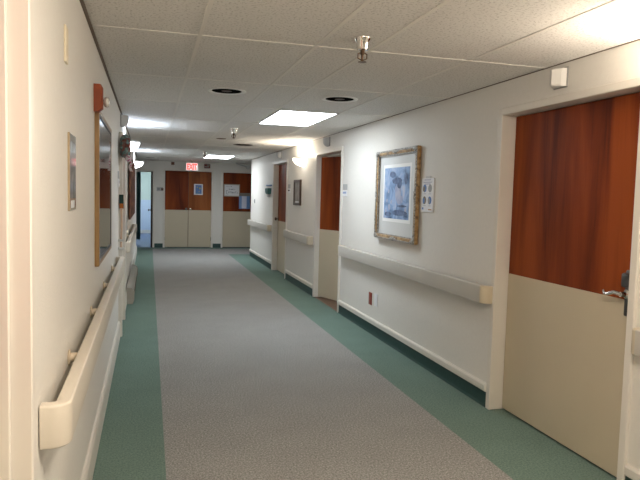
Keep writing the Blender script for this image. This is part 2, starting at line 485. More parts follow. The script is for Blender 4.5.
def door(n, side, a0, a1, h, split, recess=.095, hinge=1, angle=0.0, leaves=1, handle='lever', handle_side=None, woods=None, hinges=True, proj=.018, stop=.15, low=.006):
    ctr = (a0 + a1) / 2; w = a1 - a0
    o = bpy.data.objects.new('door_%d' % n, None); COL.objects.link(o)
    o.location = on_wall(side, ctr, 0); o.rotation_euler = (0, 0, RZ[side]); o['kind'] = 'structure'
    frame_mesh(w, h, proj, stop).build('door_frame', M['casing'], o)
    woods = woods or [M['wood']]
    lw = w / leaves
    for k in range(leaves):
        x0 = -w / 2 + k * lw + .004; x1 = -w / 2 + (k + 1) * lw - .004
        hx = x1 if hinge > 0 else x0
        mat = Matrix.Translation((hx, recess, 0)) @ Matrix.Rotation(angle, 4, 'Z') @ Matrix.Translation((-hx, -recess, 0))
        piv = bpy.data.objects.new('door_leaf', None); COL.objects.link(piv); piv.parent = o; piv.matrix_local = mat
        # leaf lies under the frame as one slab; kick plate and handle are pieces of it
        s = B().box((x0, recess, .012), (x1, recess + .045, h - low), .002, 1).build('door_slab', woods[k % len(woods)], o); s.matrix_local = mat
        COL.objects.unlink(piv); bpy.data.objects.remove(piv)
        kp = B().box((x0 + .002, recess - .003, .014), (x1 - .002, recess, split), .001, 1).build('kick_plate', M['kick'], s)
        hs = handle_side if leaves == 1 else (1 if k == 0 else -1)
        kx = (x1 - .055) if hs > 0 else (x0 + .055)
        if handle == 'lever': lever(s, kx - .03, recess, split + .04, -hs, M['steel'])
        elif handle == 'knob': knob(s, kx, recess, split + .035, M['bronze'] if k == 0 and leaves == 1 else (M['dark_steel'] if k == 0 else M['chrome']))
        hgx = x0 if hs > 0 else x1
        for hz in ((.25, 1.1, 1.95) if hinges else ()):
            B().tube([(hgx, recess - .008, hz - .05), (hgx, recess - .008, hz + .05)], .008, 8).build('hinge', M['dark_steel'], s)
    return o
# on the right wall local x = -y of the world: the far jamb is local -x, the near jamb local +x
door(1, 'right', D1[0], D1[1], D1[2], 1.035, handle='lever', handle_side=1, hinges=False)
door(2, 'right', D2[0], D2[1], D2[2], 1.06, recess=.06, hinge=-1, angle=math.radians(21), handle='knob', handle_side=1, hinges=False, low=.03)
door(3, 'right', D3[0], D3[1], D3[2], 1.04, handle='knob', handle_side=-1, hinges=False)
door(4, 'left', D4[0], D4[1], D4[2], 1.04, recess=.13, handle='knob', handle_side=-1, stop=.035, hinges=False)
door(5, 'left', D5[0], D5[1], D5[2], 1.04, recess=.10, handle='knob', handle_side=-1, proj=.04)
door(7, 'far', D7[0], D7[1], D7[2], 1.07, recess=.03, leaves=2, handle='knob', woods=[M['wood'], M['wood_pale']])
door(8, 'far', D8[0], D8[1], D8[2], 1.055, recess=.05, handle='knob', handle_side=1)
# door 6: frame with its leaf swung into the room, edge towards the corridor
o6 = bpy.data.objects.new('door_6', None); COL.objects.link(o6); o6['kind'] = 'structure'
o6.location = on_wall('far', (D6[0] + D6[1]) / 2, 0)
w6 = D6[1] - D6[0]
frame_mesh(w6, D6[2]).build('door_frame', M['casing'], o6)
s6 = B().box((w6 / 2 - .05, .05, .012), (w6 / 2 - .004, .05 + .86, D6[2] - .006), .002, 1).build('door_slab', M['brownwood'], o6)
b = B(); b.lathe([(0, 0), (.028, 0), (.028, .01), (.012, .014), (.012, .04), (.03, .05), (.03, .07), (0, .078)], 16, Matrix.Translation((w6 / 2 - .05, .80, 1.03)) @ Matrix.Rotation(-PI / 2, 4, 'Y'))
b.build('door_knob', M['dark_steel'], s6, True)

# rooms seen through the openings
def room(name, x0, y0, x1, y1, m, skip):
    b = B(); t = .1
    if 'w' not in skip: b.box((x0 - t, y0, 0), (x0, y1, H))
    if 'e' not in skip: b.box((x1, y0, 0), (x1 + t, y1, H))
    if 's' not in skip: b.box((x0 - t, y0 - t, 0), (x1 + t, y0, H))
    if 'n' not in skip: b.box((x0 - t, y1, 0), (x1 + t, y1 + t, H))
    b.box((x0 - t, y0 - t, H), (x1 + t, y1 + t, H + .08))
    return b.build(name, m, kind='structure')
room('wall_room_far', -1.4, L + T, .72, L + 6.2, M['aqua'], 's')
room('wall_room_right', W + T, 7.2, W + 3.0, 10.6, M['room_wall'], 'w')
B().box((-1.1, L + 6.185, 0.0), (.70, L + 6.2, 1.25)).build('trim_4', M['blue_panel'], kind='structure')
B().box((-1.4, L + 6.17, 0), (.72, L + 6.185, .12)).build('baseboard_room', M['base_white'], kind='structure')
b = B(); b.mi = 0
b.box((-1.395, L + 3.9, .9), (-1.375, L + 5.5, 2.2)); wn = b.build('added_window_1', M['daylight'], kind='structure')  # unseen window, added so that its glowing pane lights this room
b = B()
for y in (L + 3.86, L + 4.68, L + 5.46): b.box((-1.4, y, .86), (-1.35, y + .05, 2.25))
for z in (.86, 2.2): b.box((-1.4, L + 3.86, z), (-1.35, L + 5.51, z + .05))
b.build('added_window_frame', M['casing'], wn)

o = thing('curtain', 'dark teal curtain hanging just inside the bright far-left doorway', 'curtain', (-.02, L + 1.3, 0))
b = B(); n = 40
cp_ = [(-.24 + .33 * k / n, .028 * math.sin(k * 1.1)) for k in range(n + 1)]
b.prism(cp_ + [(x, y + .012) for x, y in reversed(cp_)], .12, 2.25)
b.build('cloth', plain('teal_curtain', (.12, .24, .24), .8, vary=.3, vscale=5), o, True)
B().tube([(-.30, 0, 2.26), (.16, 0, 2.26)], .014, 10).build('curtain_rod', M['steel'], o, True)
B().tube([(-.30, 0, 2.26), (-.30, 0, H)], .010, 8).build('rod_hanger', M['steel'], o, True)
B().tube([(.16, 0, 2.26), (.16, 0, H)], .010, 8).build('rod_hanger', M['steel'], o, True)
# ------------------------------------------------------------------ handrails
def arc_path(x0, x1, out, r):
    """plan path of the rail: from the wall, round the corner, along, round and back"""
    p = [(x0, -.004)]
    for k in range(7):
        a = k / 6 * PI / 2
        p.append((x0 + r - r * math.cos(a), -(out - r) - r * math.sin(a)))
    q = []
    for k in range(7):
        a = PI / 2 - k / 6 * PI / 2
        q.append((x1 - r + r * math.cos(a), -(out - r) - r * math.sin(a)))
    q.append((x1, -.004))
    return p, q
def rail_sections(path, t, h, bev=.007):
    secs = []
    for i, (x, y) in enumerate(path):
        a = Vector(path[max(i - 1, 0)]); c = Vector(path[min(i + 1, len(path) - 1)])
        d = (c - a).normalized(); nrm = Vector((d.y, -d.x))   # outward side
        prof = []
        for sx, sz in ((1, 1), (-1, 1), (-1, -1), (1, -1)):
            for k in range(4):
                aa = k / 3 * PI / 2
                base = {(1, 1): 0, (-1, 1): PI / 2, (-1, -1): PI, (1, -1): 1.5 * PI}[(sx, sz)]
                prof.append((sx * (t / 2 - bev) + bev * math.cos(base + aa), sz * (h / 2 - bev) + bev * math.sin(base + aa)))
        secs.append([(x + nrm.x * (n - t / 2), y + nrm.y * (n - t / 2), z) for n, z in prof])
    return secs
def handrail(side, y0, y1, label, zc=.867, out=None, h=.132, bw=1.2, mg=.25):
    out = out or (.088 if side == 'left' else .095)
    n = y1 - y0
    o = thing('handrail', label, 'handrail', on_wall(side, (y0 + y1) / 2, zc), RZ[side], 'corridor handrails')
    p, q = arc_path(-n / 2, n / 2, out, .055)
    t = .046 if side == 'left' else .058
    B().loft(rail_sections([p[-1], q[0]], t, h)).build('rail', M['rail'] if side == 'left' else M['rail_taupe'], o, True)
    B().loft(rail_sections(p, t, h)).build('end_cap', M['rail'] if side == 'left' else M['cap_tan'], o, True)
    B().loft(rail_sections(q, t, h)).build('end_cap', M['rail'] if side == 'left' else M['cap_tan'], o, True)
    nb = max(2, int(round(n / bw)))
    for k in range(nb):
        x = -n / 2 + mg + (n - 2 * mg) * k / (nb - 1)
        b = B(); b.lathe([(0, 0), (.03, 0), (.034, .006), (.019, .01), (.019, out - t + .004)], 12, Matrix.Translation((x, -.0005, .028)) @ Matrix.Rotation(PI / 2, 4, 'X'))
        b.build('bracket', M['bracket'], o, True)
    return o
handrail('left', 1.90, 6.22, 'cream handrail under the big framed picture on the left wall, open gap behind it', bw=1.08, mg=.7)
handrail('left', 7.95, 12.4, 'distant left-wall handrail beyond the doorway, above the floor heater')
handrail('right', 3.99, 7.66, 'long cream handrail below the gold-framed blue picture on the right wall')
handrail('right', 9.22, 11.06, 'short handrail on the right wall below the small dark-framed picture')
handrail('right', 12.62, 15.34, 'farthest right-wall handrail, beside the corridor corner')
handrail('right', -.6, 2.575, 'handrail cut off by the right edge of the photo, beside the nearest door')

# ------------------------------------------------------------------ ceiling fittings
def troffer(x0, x1, y0, y1, label, m):
    o = thing('ceiling_light', label, 'ceiling light', ((x0 + x1) / 2, (y0 + y1) / 2, H), 0, 'fluorescent ceiling panels')
    hx = (x1 - x0) / 2 - .012; hy = (y1 - y0) / 2 - .012
    b = B(); e = .02
    b.box((-hx, -hy, -.010), (-hx + e, hy, -.001)); b.box((hx - e, -hy, -.010), (hx, hy, -.001))
    b.box((-hx + e, -hy, -.010), (hx - e, -hy + e, -.001)); b.box((-hx + e, hy - e, -.010), (hx - e, hy, -.001))
    b.build('frame', M['white'], o)
    B().box((-hx + e, -hy + e, -.007), (hx - e, hy - e, -.002)).build('diffuser', m, o)
    return o
troffer(gx[2], gx[3], gy[7], gy[8], 'nearer bright fluorescent ceiling panel, past the recessed downlights', M['troffer'])
troffer(gx[2], gx[3], gy[13], gy[14], 'farthest bright ceiling panel, right of the EXIT sign', emit('troffer_diffuser_brighter', (.88, .95, 1.0), 11.0))  # stronger emission, raised to brighten the far carpet

def downlight(x, y, label, r=.165, ring='ringwhite'):
    o = thing('downlight', label, 'downlight', (x, y, H), 0, 'unlit recessed downlights')
    B().lathe([(r, .001), (r, -.003), (r - .006, -.007), (r - .03, -.0055), (r - .038, -.0025), (r - .039, .001)], 32).build('trim_ring', M[ring], o, True)
    b = B(); b.lathe([(r - .036, -.0015), (0, -.0016)], 32)
    b.build('baffle', M['black'], o, True)
    B().lathe([(0, -.006), (.03, -.0055), (.045, -.0025)], 20).build('lamp', M['lamp_dark'], o, True)
    return o
d0 = downlight(.94, 5.29, 'unlit round downlight nearest the left side of the ceiling')
dup(d0, (1.945, 5.29, H), 0, 'unlit round downlight between the sprinkler and the nearer ceiling panel')
dsm = downlight(1.41, 9.86, 'small dark downlight just left of the second sprinkler', .08, 'bronze')
downlight(1.91, 10.88, 'dark flat downlight just past the second sprinkler, towards the right wall', .175, 'bronze')
dup(d0, (.34, 16.4, H), 0, 'distant downlight above the bright open doorway at the far left')

def sprinkler(x, y, label, s=1.0):
    o = thing('sprinkler_head', label, 'sprinkler', (x, y, H), 0, 'ceiling sprinklers')
    P = [(.050, .001), (.050, -.003), (.044, -.012), (.038, -.028), (.034, -.048), (.031, -.062), (.018, -.066), (0, -.066)]
    B().lathe([(r * s, z * s) for r, z in P], 28).build('escutcheon', M['chrome'], o, True)
    b = B(); b.lathe([(0, -.06 * s), (.012 * s, -.062 * s), (.012 * s, -.085 * s), (.007 * s, -.09 * s), (.006 * s, -.125 * s), (0, -.125 * s)], 12)
    for sx in (-1, 1):
        b.tube([(sx * .008 * s, 0, -.078 * s), (sx * .026 * s, 0, -.085 * s), (sx * .026 * s, 0, -.108 * s), (sx * .005 * s, 0, -.118 * s)], .0035 * s, 8)
    b.build('frame_arms', M['bronze'], o, True)
    B().lathe([(0, -.124 * s), (.022 * s, -.126 * s), (.024 * s, -.129 * s), (0, -.130 * s)], 16).build('deflector', M['bronze'], o, True)
    return o
s0 = sprinkler(1.435, 3.24, 'chrome sprinkler nearest the camera, hanging from the ceiling')
s1 = dup(s0, (1.40, 8.3, H), 0, 'second sprinkler, small, left of the nearer ceiling panel')
s2 = dup(s0, (1.43, 13.1, H), 0, 'farthest sprinkler, a speck above the EXIT sign')

# sconces: half bowls on the walls that throw light up
def sconce(side, along, z, label, bowl, power, col):
    o = thing('wall_sconce', label, 'wall lamp', on_wall(side, along, z), RZ[side], 'half-bowl wall sconces')
    n = 20; R = .19; b = B()
    def ring(r, zz, tt=0.0): return [(r * math.cos(PI + PI * k / n), -.004 + r * math.sin(PI + PI * k / n), zz) for k in range(n + 1)]
    prof = [(R, .0), (R * .97, -.03), (R * .85, -.07), (R * .6, -.11), (R * .25, -.135), (.01, -.14)]
    rings = [[b.bm.verts.new(p) for p in ring(r, zz)] for r, zz in prof]
    inner = [[b.bm.verts.new(p) for p in ring(max(r - .008, .004), zz + .006)] for r, zz in prof]
    for A in (rings, inner):
        for a, c in zip(A, A[1:]):
            for k in range(n): b.bm.faces.new((a[k], a[k + 1], c[k + 1], c[k]))
    for k in range(n): b.bm.faces.new((rings[0][k], rings[0][k + 1], inner[0][k + 1], inner[0][k]))
    b.build('bowl', bowl, o, True)
    b = B()
    rr = [[(r * math.cos(PI + PI * k / n), -.004 + r * math.sin(PI + PI * k / n), zz) for k in range(n + 1)] for r, zz in ((R + .004, .012), (R + .004, -.012), (R - .006, -.012), (R - .006, .012))]
    vr = [[b.bm.verts.new(p) for p in r_] for r_ in rr]
    for i in range(4):
        a, c = vr[i], vr[(i + 1) % 4]
        for k in range(n): b.bm.faces.new((a[k], a[k + 1], c[k + 1], c[k]))
    b.build('rim', M['white'], o, True)
    B().box((-.06, -.012, -.12), (.06, -.001, .02), .003).build('back_plate', M['white'], o)
    add_light('POINT', 'sconce_lamp', (0, -.09, .0), power, col, .05, parent=o)
    return o
COOL = (.62, .78, 1.0); WARM = (1.0, .86, .69)
sconce('left', 8.3, 2.20, 'nearer white half-bowl sconce on the left wall, beside the wreath', M['bowl_cool'], 9, COOL)
sconce('left', 13.7, 2.20, 'farther white half-bowl sconce on the left wall, beside the open doorway', M['bowl_cool'], 9, COOL)
sconce('right', 9.95, 2.19, 'glaring sconce on the right wall above the small dark-framed picture', M['bowl_soft'], 36, (1, .88, .70))
sconce('right', 2.25, 2.19, 'unseen sconce added on the right wall by the nearest door, where the ceiling is bright', M['bowl_added'], 22, WARM)  # added out of view, placed by the bright patch of ceiling
sconce('right', -1.4, 2.20, 'unseen sconce added on the right wall behind the camera to light the near left side', M['bowl_added'], 22, WARM)  # added out of view to light the left wall and jamb

# unseen dome lamp, added overhead to brighten the near left wall
o = thing('added_dome_lamp', 'unseen warm dome lamp added on the ceiling to brighten the near left wall', 'ceiling light', (1.0, .84, H))
B().lathe([(0, .001), (.20, .001), (.20, -.018), (.185, -.024), (0, -.024)], 28).build('base_ring', M['white'], o, True)
B().lathe([(.18, -.024), (.175, -.05), (.145, -.085), (.09, -.108), (0, -.118)], 28).build('glass_dome', emit('added_lamp_glow', (1, .87, .71), 98.0), o, True)
# exit sign
o = thing('exit_sign', 'lit red EXIT sign hanging from the ceiling before the far double door', 'exit sign', (1.43, L - .75, H - .168), 0)
B().box((-.165, -.03, -.105), (.165, .03, .105), .006).build('housing', M['white'], o)
B().box((-.16, -.033, -.10), (.16, -.03, .10)).build('face', M['exit_face'], o)
B().box((-.03, -.03, .105), (.03, .03, .166)).build('mount', M['dark_steel'], o)
def text_mesh(name, txt, height, depth, mat, parent, loc, width=None, bold=0.0):
    cu = bpy.data.curves.new(name, 'FONT'); cu.body = txt; cu.align_x = 'CENTER'; cu.align_y = 'CENTER'
    cu.size = 1; cu.extrude = .02; cu.offset = bold
    tmp = bpy.data.objects.new('tmp', cu); COL.objects.link(tmp)
    dg = bpy.context.evaluated_depsgraph_get(); dg.update()
    me = bpy.data.meshes.new_from_object(tmp.evaluated_get(dg))
    bpy.data.objects.remove(tmp); bpy.data.curves.remove(cu)
    ys_ = [v.co.y for v in me.vertices]; xs_ = [v.co.x for v in me.vertices]
    sy = height / (max(ys_) - min(ys_)); sx = (width / (max(xs_) - min(xs_))) if width else sy
    cx = (max(xs_) + min(xs_)) / 2; cy = (max(ys_) + min(ys_)) / 2
    for v in me.vertices:
        x, y, z = v.co
        v.co = ((x - cx) * sx, -z / .02 * depth / 2, (y - cy) * sy)
    me.materials.clear(); me.materials.append(mat)
    ob = bpy.data.objects.new(name, me); COL.objects.link(ob); ob.parent = parent; ob.location = loc
    return ob
text_mesh('lettering', 'EXIT', .165, .004, M['exit_red'], o, (0, -.035, 0), .27, .045)

# fire alarm horn and small brown detector above the double door
o = thing('fire_alarm', 'dark red fire alarm horn above the right end of the double door', 'fire alarm', on_wall('far', 1.905, 2.335))
B().box((-.085, -.035, -.06), (.085, -.001, .06), .008).build('horn_body', M['alarm_red'], o)
B().box((-.005, -.045, .0), (.075, -.035, .052), .004).build('strobe_lens', M['tan_grey'], o)
B().box((-.075, -.04, -.03), (.05, -.035, -.012)).build('light_bar', M['grey'], o)
o = B().box((-.045, -.04, -.04), (.045, -.001, .04), .006).build('signal_box', plain('brown_box', (.22, .10, .06), .5))
o.location = on_wall('far', .95, 2.375); o['label'] = 'small brown signal box above the left end of the double door'; o['category'] = 'signal box'
# security camera at the corner by the right far door
o = thing('security_camera', 'pale cylindrical security camera above the notice-covered far right door', 'camera', (2.95, L - .55, H))
B().tube([(-.28, 0, -.03), (-.01, 0, -.10)], .012, 8).build('arm', M['grey'], o, True)
B().lathe([(0, 0), (.04, 0), (.04, .005), (0, .006)], 14, Matrix.Translation((-.28, 0, -.012))).build('base_plate', M['grey'], o, True)
B().box((-.29, -.01, -.035), (-.27, .01, -.006)).build('neck', M['grey'], o)
B().lathe([(0, -.09), (.045, -.09), (.055, -.08), (.055, .08), (.05, .09), (0, .09)], 20, Matrix.Translation((.04, 0, -.115)) @ Matrix.Rotation(PI / 2, 4, 'X')).build('camera_body', M['white'], o, True)
B().lathe([(0, 0), (.03, 0), (.032, .012), (0, .013)], 16, Matrix.Translation((.04, -.09, -.115)) @ Matrix.Rotation(PI / 2, 4, 'X')).build('lens_glass', M['lens'], o, True)

# nurse call lights over the doors
def call_light(side, along, z, label, s=1.0):
    o = thing('call_light', label, 'call light', on_wall(side, along, z), RZ[side], 'call lights above doors')
    B().box((-.066 * s, -.008, -.062 * s), (.066 * s, -.0005, .062 * s), .002).build('back_plate', M['midgrey'], o)
    b = B()
    b.loft([[(-.058 * s, -.008, z_), (-.05 * s, -.035 * s, z_), (-.012 * s, -.078 * s * k), (.012 * s, -.078 * s * k), (.05 * s, -.035 * s, z_), (.058 * s, -.008, z_)] if False else
            [(-.058 * s, -.008, z_), (-.048 * s, -.04 * s * k, z_), (-.01 * s, -.08 * s * k, z_), (.01 * s, -.08 * s * k, z_), (.048 * s, -.04 * s * k, z_), (.058 * s, -.008, z_)]
            for z_, k in ((-.055 * s, .8), (-.045 * s, 1.0), (.045 * s, 1.0), (.055 * s, .8))])
    b.build('lens_cover', M['white'], o)
    return o
c0 = call_light('right', 3.345, 2.345, 'white wedge-shaped call light above the nearest door')
def dome_light(side, along, z, label):
    o = thing('call_light', label, 'call light', on_wall(side, along, z), RZ[side], 'call lights above doors')
    B().box((-.07, -.012, -.06), (.07, .001, .07), .003).build('back_plate', M['midgrey'], o)
    b = B(); n = 16
    secs = []
    for zz, k in ((.065, .82), (.055, 1.0), (0, 1.0), (-.03, .9), (-.05, .68), (-.062, .35)):
        secs.append([(.062 * math.cos(PI + PI * i / n) * (k if zz < 0 else 1), -.012 + .075 * k * math.sin(PI + PI * i / n), zz) for i in range(n + 1)])
    b.loft(secs); b.build('lens_cover', M['lens'], o, True)
    return o
c1 = dome_light('right', 8.50, 2.345, 'call light above the second, ajar door on the right')
dup(c1, on_wall('right', 11.83, 2.345), RZ['right'], 'call light above the farthest right-wall door, left of the glaring sconce')
dup(c1, on_wall('left', 7.2, 2.34), RZ['left'], 'grey-looking call light near the ceiling on the left wall, above the wreath')

# ------------------------------------------------------------------ right wall: pictures and signs
def rect_ring(b, w, h, fw, y0, y1, bev=.0):
    """four mitred-looking sides of a frame; outer size w x h, width fw"""
    b.box((-w / 2, y0, -h / 2), (-w / 2 + fw, y1, h / 2), bev)
    b.box((w / 2 - fw, y0, -h / 2), (w / 2, y1, h / 2), bev)
    b.box((-w / 2 + fw, y0, -h / 2), (w / 2 - fw, y1, -h / 2 + fw), bev)
    b.box((-w / 2 + fw, y0, h / 2 - fw), (w / 2 - fw, y1, h / 2), bev)
def blob(b, cx, cz, rx, rz_, y, n=20, wob=.25, seed=1):
    rnd = random.Random(seed); k0 = [rnd.uniform(-wob, wob) for _ in range(5)]
    pts = []
    for k in range(n):
        a = 2 * PI * k / n
        r = 1 + sum(k0[j] * math.sin((j + 1) * a + j) / (j + 1) for j in range(5))
        pts.append((cx + rx * r * math.cos(a), cz + rz_ * r * math.sin(a)))
    b.loft([[(x, y, z) for x, z in pts], [(x, y - .0012, z) for x, z in pts]])

yc, zc = 5.885, 1.60
o = thing('framed_picture', 'ornate gold-framed blue picture with white mat on the right wall', 'picture', on_wall('right', yc, zc), RZ['right'])
pw, ph = 1.07, .945
b = B(); rect_ring(b, pw, ph, .05, -.05, -.004, .012)
fr = b.build('frame', M['gold'], o, True)
b = B(); rect_ring(b, pw - .004, ph - .004, .018, -.056, -.045, .004); b.build('outer_edge', M['silver_leaf'], fr, True)
for sx, sz in ((-1, -1), (1, -1), (-1, 1), (1, 1)):
    cx_, cz_ = sx * (pw / 2 - .03), sz * (ph / 2 - .03); b = B()
    b.ball((cx_, -.052, cz_), .03, 12, 8, (1.15, .45, 1.0)); b.ball((cx_ - sx * .045, -.05, cz_ + sz * .006), .02, 10, 6, (1.4, .5, .8)); b.ball((cx_ + sx * .006, -.05, cz_ - sz * .04), .02, 10, 6, (.8, .5, 1.4))
    b.build('corner_ornament', M['silver_leaf'], fr, True)
for sz in (-1, 1):
    b = B(); b.ball((0, -.052, sz * (ph / 2 - .022)), .026, 12, 8, (2.0, .45, .9)); b.ball((.06, -.05, sz * (ph / 2 - .02)), .018, 10, 6, (1.6, .5, .8)); b.ball((-.06, -.05, sz * (ph / 2 - .02)), .018, 10, 6, (1.6, .5, .8))
    b.build('side_ornament', M['silver_leaf'], fr, True)
for sx in (-1, 1):
    b = B(); b.ball((sx * (pw / 2 - .022), -.052, 0), .026, 12, 8, (.9, .45, 2.0)); b.ball((sx * (pw / 2 - .02), -.05, .06), .018, 10, 6, (.8, .5, 1.6)); b.ball((sx * (pw / 2 - .02), -.05, -.06), .018, 10, 6, (.8, .5, 1.6))
    b.build('side_ornament', M['silver_leaf'], fr, True)
b = B(); rect_ring(b, pw - .096, ph - .096, .012, -.042, -.03, .002); b.build('inner_lip', M['silver_leaf'], fr)
aw, ah = .66, .53; az = .02
B().box((-pw / 2 + .04, -.022, -ph / 2 + .04), (pw / 2 - .04, -.012, ph / 2 - .04)).build('mat_board', plain('white_mat', (.70, .71, .70), .35, coat=.5), o)
B().box((-aw / 2 - .035, -.0245, az - ah / 2 - .035), (aw / 2 + .035, -.022, az + ah / 2 + .035)).build('mat_bevel', M['bevel'], o)
pr = B().box((-aw / 2, -.0265, az - ah / 2), (aw / 2, -.0245, az + ah / 2)).build('print', M['art_blue'], o)
for cx_, cz_, rx_, rz_, sd in ((.05, .0, .07, .08, 3), (.10, -.06, .08, .05, 21), (.01, .03, .04, .05, 22), (-.18, -.15, .03, .035, 5), (-.24, -.08, .02, .02, 24), (-.12, -.09, .02, .025, 25), (-.26, -.19, .02, .02, 26), (-.2, .02, .018, .02, 27), (.25, -.17, .025, .02, 28)):
    b = B(); blob(b, cx_, az + cz_, rx_, rz_, -.0266 - sd * .00004, seed=sd, wob=.15); b.build('pale_patch', M['art_pale'], pr)
for cx_, cz_, rx_, rz_, sd in ((.02, .13, .12, .035, 8), (.08, .10, .06, .05, 9), (.1, -.20, .19, .03, 11), (-.2, -.22, .09, .025, 12), (.25, .15, .04, .06, 13), (.16, -.13, .12, .012, 14), (-.1, .19, .08, .03, 15)):
    b = B(); blob(b, cx_, az + cz_, rx_, rz_, -.0285 - sd * .00004, seed=sd, wob=.15); b.build('dark_patch', M['art_dark'], pr)

# white placard with four ovals beside the picture
o = thing('placard', 'white information placard with four ovals right of the gold-framed picture', 'placard', on_wall('right', 5.175, 1.605), RZ['right'])
B().box((-.125, -.014, -.155), (.125, -.001, .155), .003).build('panel', M['paper'], o)
B().box((-.05, -.012, .155), (.05, -.001, .175), .003).build('hanger_tab', M['white'], o)
for zz, hw in ((.140, .07), (.118, .085), (.102, .06)): B().box((-hw, -.0155, zz - .005), (hw, -.014, zz + .005)).build('text_line', M['ink_grey'], o)
for cx_, zz in ((-.05, .012), (.055, .012), (-.05, -.098), (.055, -.098)): B().box((cx_ - .025, -.0155, zz - .003), (cx_ + .025, -.014, zz + .003)).build('text_line', M['ink_grey'], o)
def oval(mat1, mat2, cx_, cz_):
    b = B()
    pts = [(cx_ + .036 * math.cos(2 * PI * k / 24), cz_ + .036 * math.sin(2 * PI * k / 24)) for k in range(24)]
    b.loft([[(x, -.0142, z) for x, z in pts], [(x, -.016, z) for x, z in pts]])
    ov = b.build('oval_picture', mat1, o)
    if mat2:
        b = B(); blob(b, cx_ - .012, cz_ - .004, .02, .026, -.0162, seed=int(abs(cx_ * 1000) + abs(cz_ * 700)))
        b.build('oval_detail', mat2, ov)
oval(M['ink_blue'], M['ink_olive'], -.055, .062); oval(M['ink_silver'], None, .055, .062)
oval(M['ink_olive'], M['ink_blue'], -.055, -.048); oval(M['ink_blue'], M['ink_silver'], .055, -.048)
B().box((-.10, -.0155, -.135), (-.07, -.014, -.115)).build('blue_logo', M['ink_blue'], o)
B().box((.03, -.0155, -.138), (.10, -.014, -.128)).build('orange_line', M['ink_orange'], o)

# room number plates beside doors
def room_plate(side, along, z, label, low):
    o = thing('room_sign', label, 'room sign', on_wall(side, along, z), RZ[side], 'room signs beside doors')
    B().box((-.085, -.010, 0.005), (.085, -.001, .08), .003).build('number_plate', M['grey'], o)
    B().box((-.085, -.012, -.08), (.085, -.001, -.003), .003).build('name_plate', M['paper'], o)
    B().box((-.07, -.013, -.045), (.07, -.012, -.02)).build('name_strip', low, o)
    return o
room_plate('right', 7.665, 1.655, 'grey and white room sign beside the ajar second door on the right', plain('pale_blue_strip', (.30, .38, .58), .6))
room_plate('right', 11.0, 1.69, 'narrow room sign between the farthest right-wall door and the small picture', M['ink_dark'])
room_plate('left', 6.66, 1.69, 'grey room sign seen edge-on on the left wall below the wreath', M['ink_grey'])

# small dark-framed picture
o = thing('framed_picture', 'small dark-framed print on the right wall under the glaring sconce', 'picture', on_wall('right', 10.30, 1.62), RZ['right'])
b = B(); rect_ring(b, .47, .44, .045, -.035, -.001, .006); b.build('frame', M['brownwood'], o)
B().box((-.195, -.018, -.18), (.195, -.008, .18)).build('print', M['art_sepia'], o)
B().box((-.15, -.019, -.178), (.15, -.018, -.15)).build('caption_strip', M['paper'], o)

# two outlets low on the right wall
def outlet(along, z, label, m, w=.078, h=.145):
    o = thing('wall_outlet', label, 'outlet', on_wall('right', along, z), RZ['right'])
    B().box((-w / 2, -.007, -h / 2), (w / 2, -.0005, h / 2), .003).build('cover_plate', m, o)
    for zz in (-.032, .032):
        B().lathe([(0, 0), (.017, 0), (.017, .003), (0, .003)], 14, Matrix.Translation((0, -.007, zz)) @ Matrix.Rotation(PI / 2, 4, 'X')).build('socket', m, o)
    return o
outlet(6.60, .40, 'red emergency outlet low on the right wall', M['red'], .10)
outlet(6.42, .412, 'white outlet next to the red outlet low on the right wall', M['paper'], .10)

# dispenser and thermostat on the last stretch of right wall
o = thing('hand_sanitizer_dispenser', 'teal hand-sanitizer dispenser on the right wall beside the farthest door', 'dispenser', on_wall('right', 12.88, 1.64), RZ['right'])
B().box((-.22, -.05, .115), (.22, .001, .14), .004).build('top_bar', M['pocket_blue'], o)
b = B(); b.loft([[(-w_, -d, z), (w_, -d, z), (w_, .001, z), (-w_, .001, z)] for w_, d, z in ((.13, .05, .07), (.16, .08, .06), (.14, .08, -.02), (.10, .06, -.06))])
b.build('body', M['teal_plastic'], o)
B().box((-.07, -.055, -.12), (.07, -.001, -.06), .006).build('drip_tray', M['grey'], o)
o = thing('thermostat', 'tiny dark round thermostat on the right wall near the corner', 'thermostat', on_wall('right', 14.77, 1.405), RZ['right'])
B().lathe([(0, 0), (.05, 0), (.05, .012), (.035, .02), (0, .02)], 18, Matrix.Translation((0, -.0005, 0)) @ Matrix.Rotation(PI / 2, 4, 'X')).build('dial', M['midgrey'], o, True)
B().box((-.055, -.006, -.055), (.055, .001, .055)).build('wall_plate', M['white'], o)

# ------------------------------------------------------------------ far wall: papers and plates
def paper(name, label, cat, x, z, w, h, y):
    o = thing(name, label, cat, (x, y, z)); return o
YD = L + .03 - .001
o = paper('notice', 'white sheet with a blue picture taped to the right leaf of the double door', 'notice', 1.67, 1.665, .25, .31, YD)
B().box((-.125, -.004, -.155), (.125, 0, .155)).build('sheet', M['paper'], o)
B().box((-.085, -.005, -.125), (.09, -.004, .125)).build('blue_picture', M['ink_blue'], o)
for cx_, cz_, s_ in ((.04, .03, .02), (-.03, .06, .014), (.02, -.06, .012)): B().box((cx_ - s_, -.006, cz_ - s_), (cx_ + s_, -.005, cz_ + s_)).build('yellow_mark', M['ink_yellow'], o)
B().box((-.06, -.006, -.115), (.0, -.005, -.10)).build('green_mark', M['ink_green'], o); B().box((.065, -.006, .01), (.078, -.005, .025)).build('green_mark', M['ink_green'], o)
YD8 = L + .05 - .001
o = paper('lettered_sign', 'white hand-lettered sign with tan border on the far right door', 'sign', 2.625, 1.665, .47, .36, YD8)
B().box((-.235, -.008, -.18), (.235, 0, .18)).build('border', plain('tan_border', (.42, .34, .26), .6), o)
B().box((-.21, -.010, -.155), (.21, -.008, .155)).build('sheet', M['paper'], o)
rnd = random.Random(4); b = B()
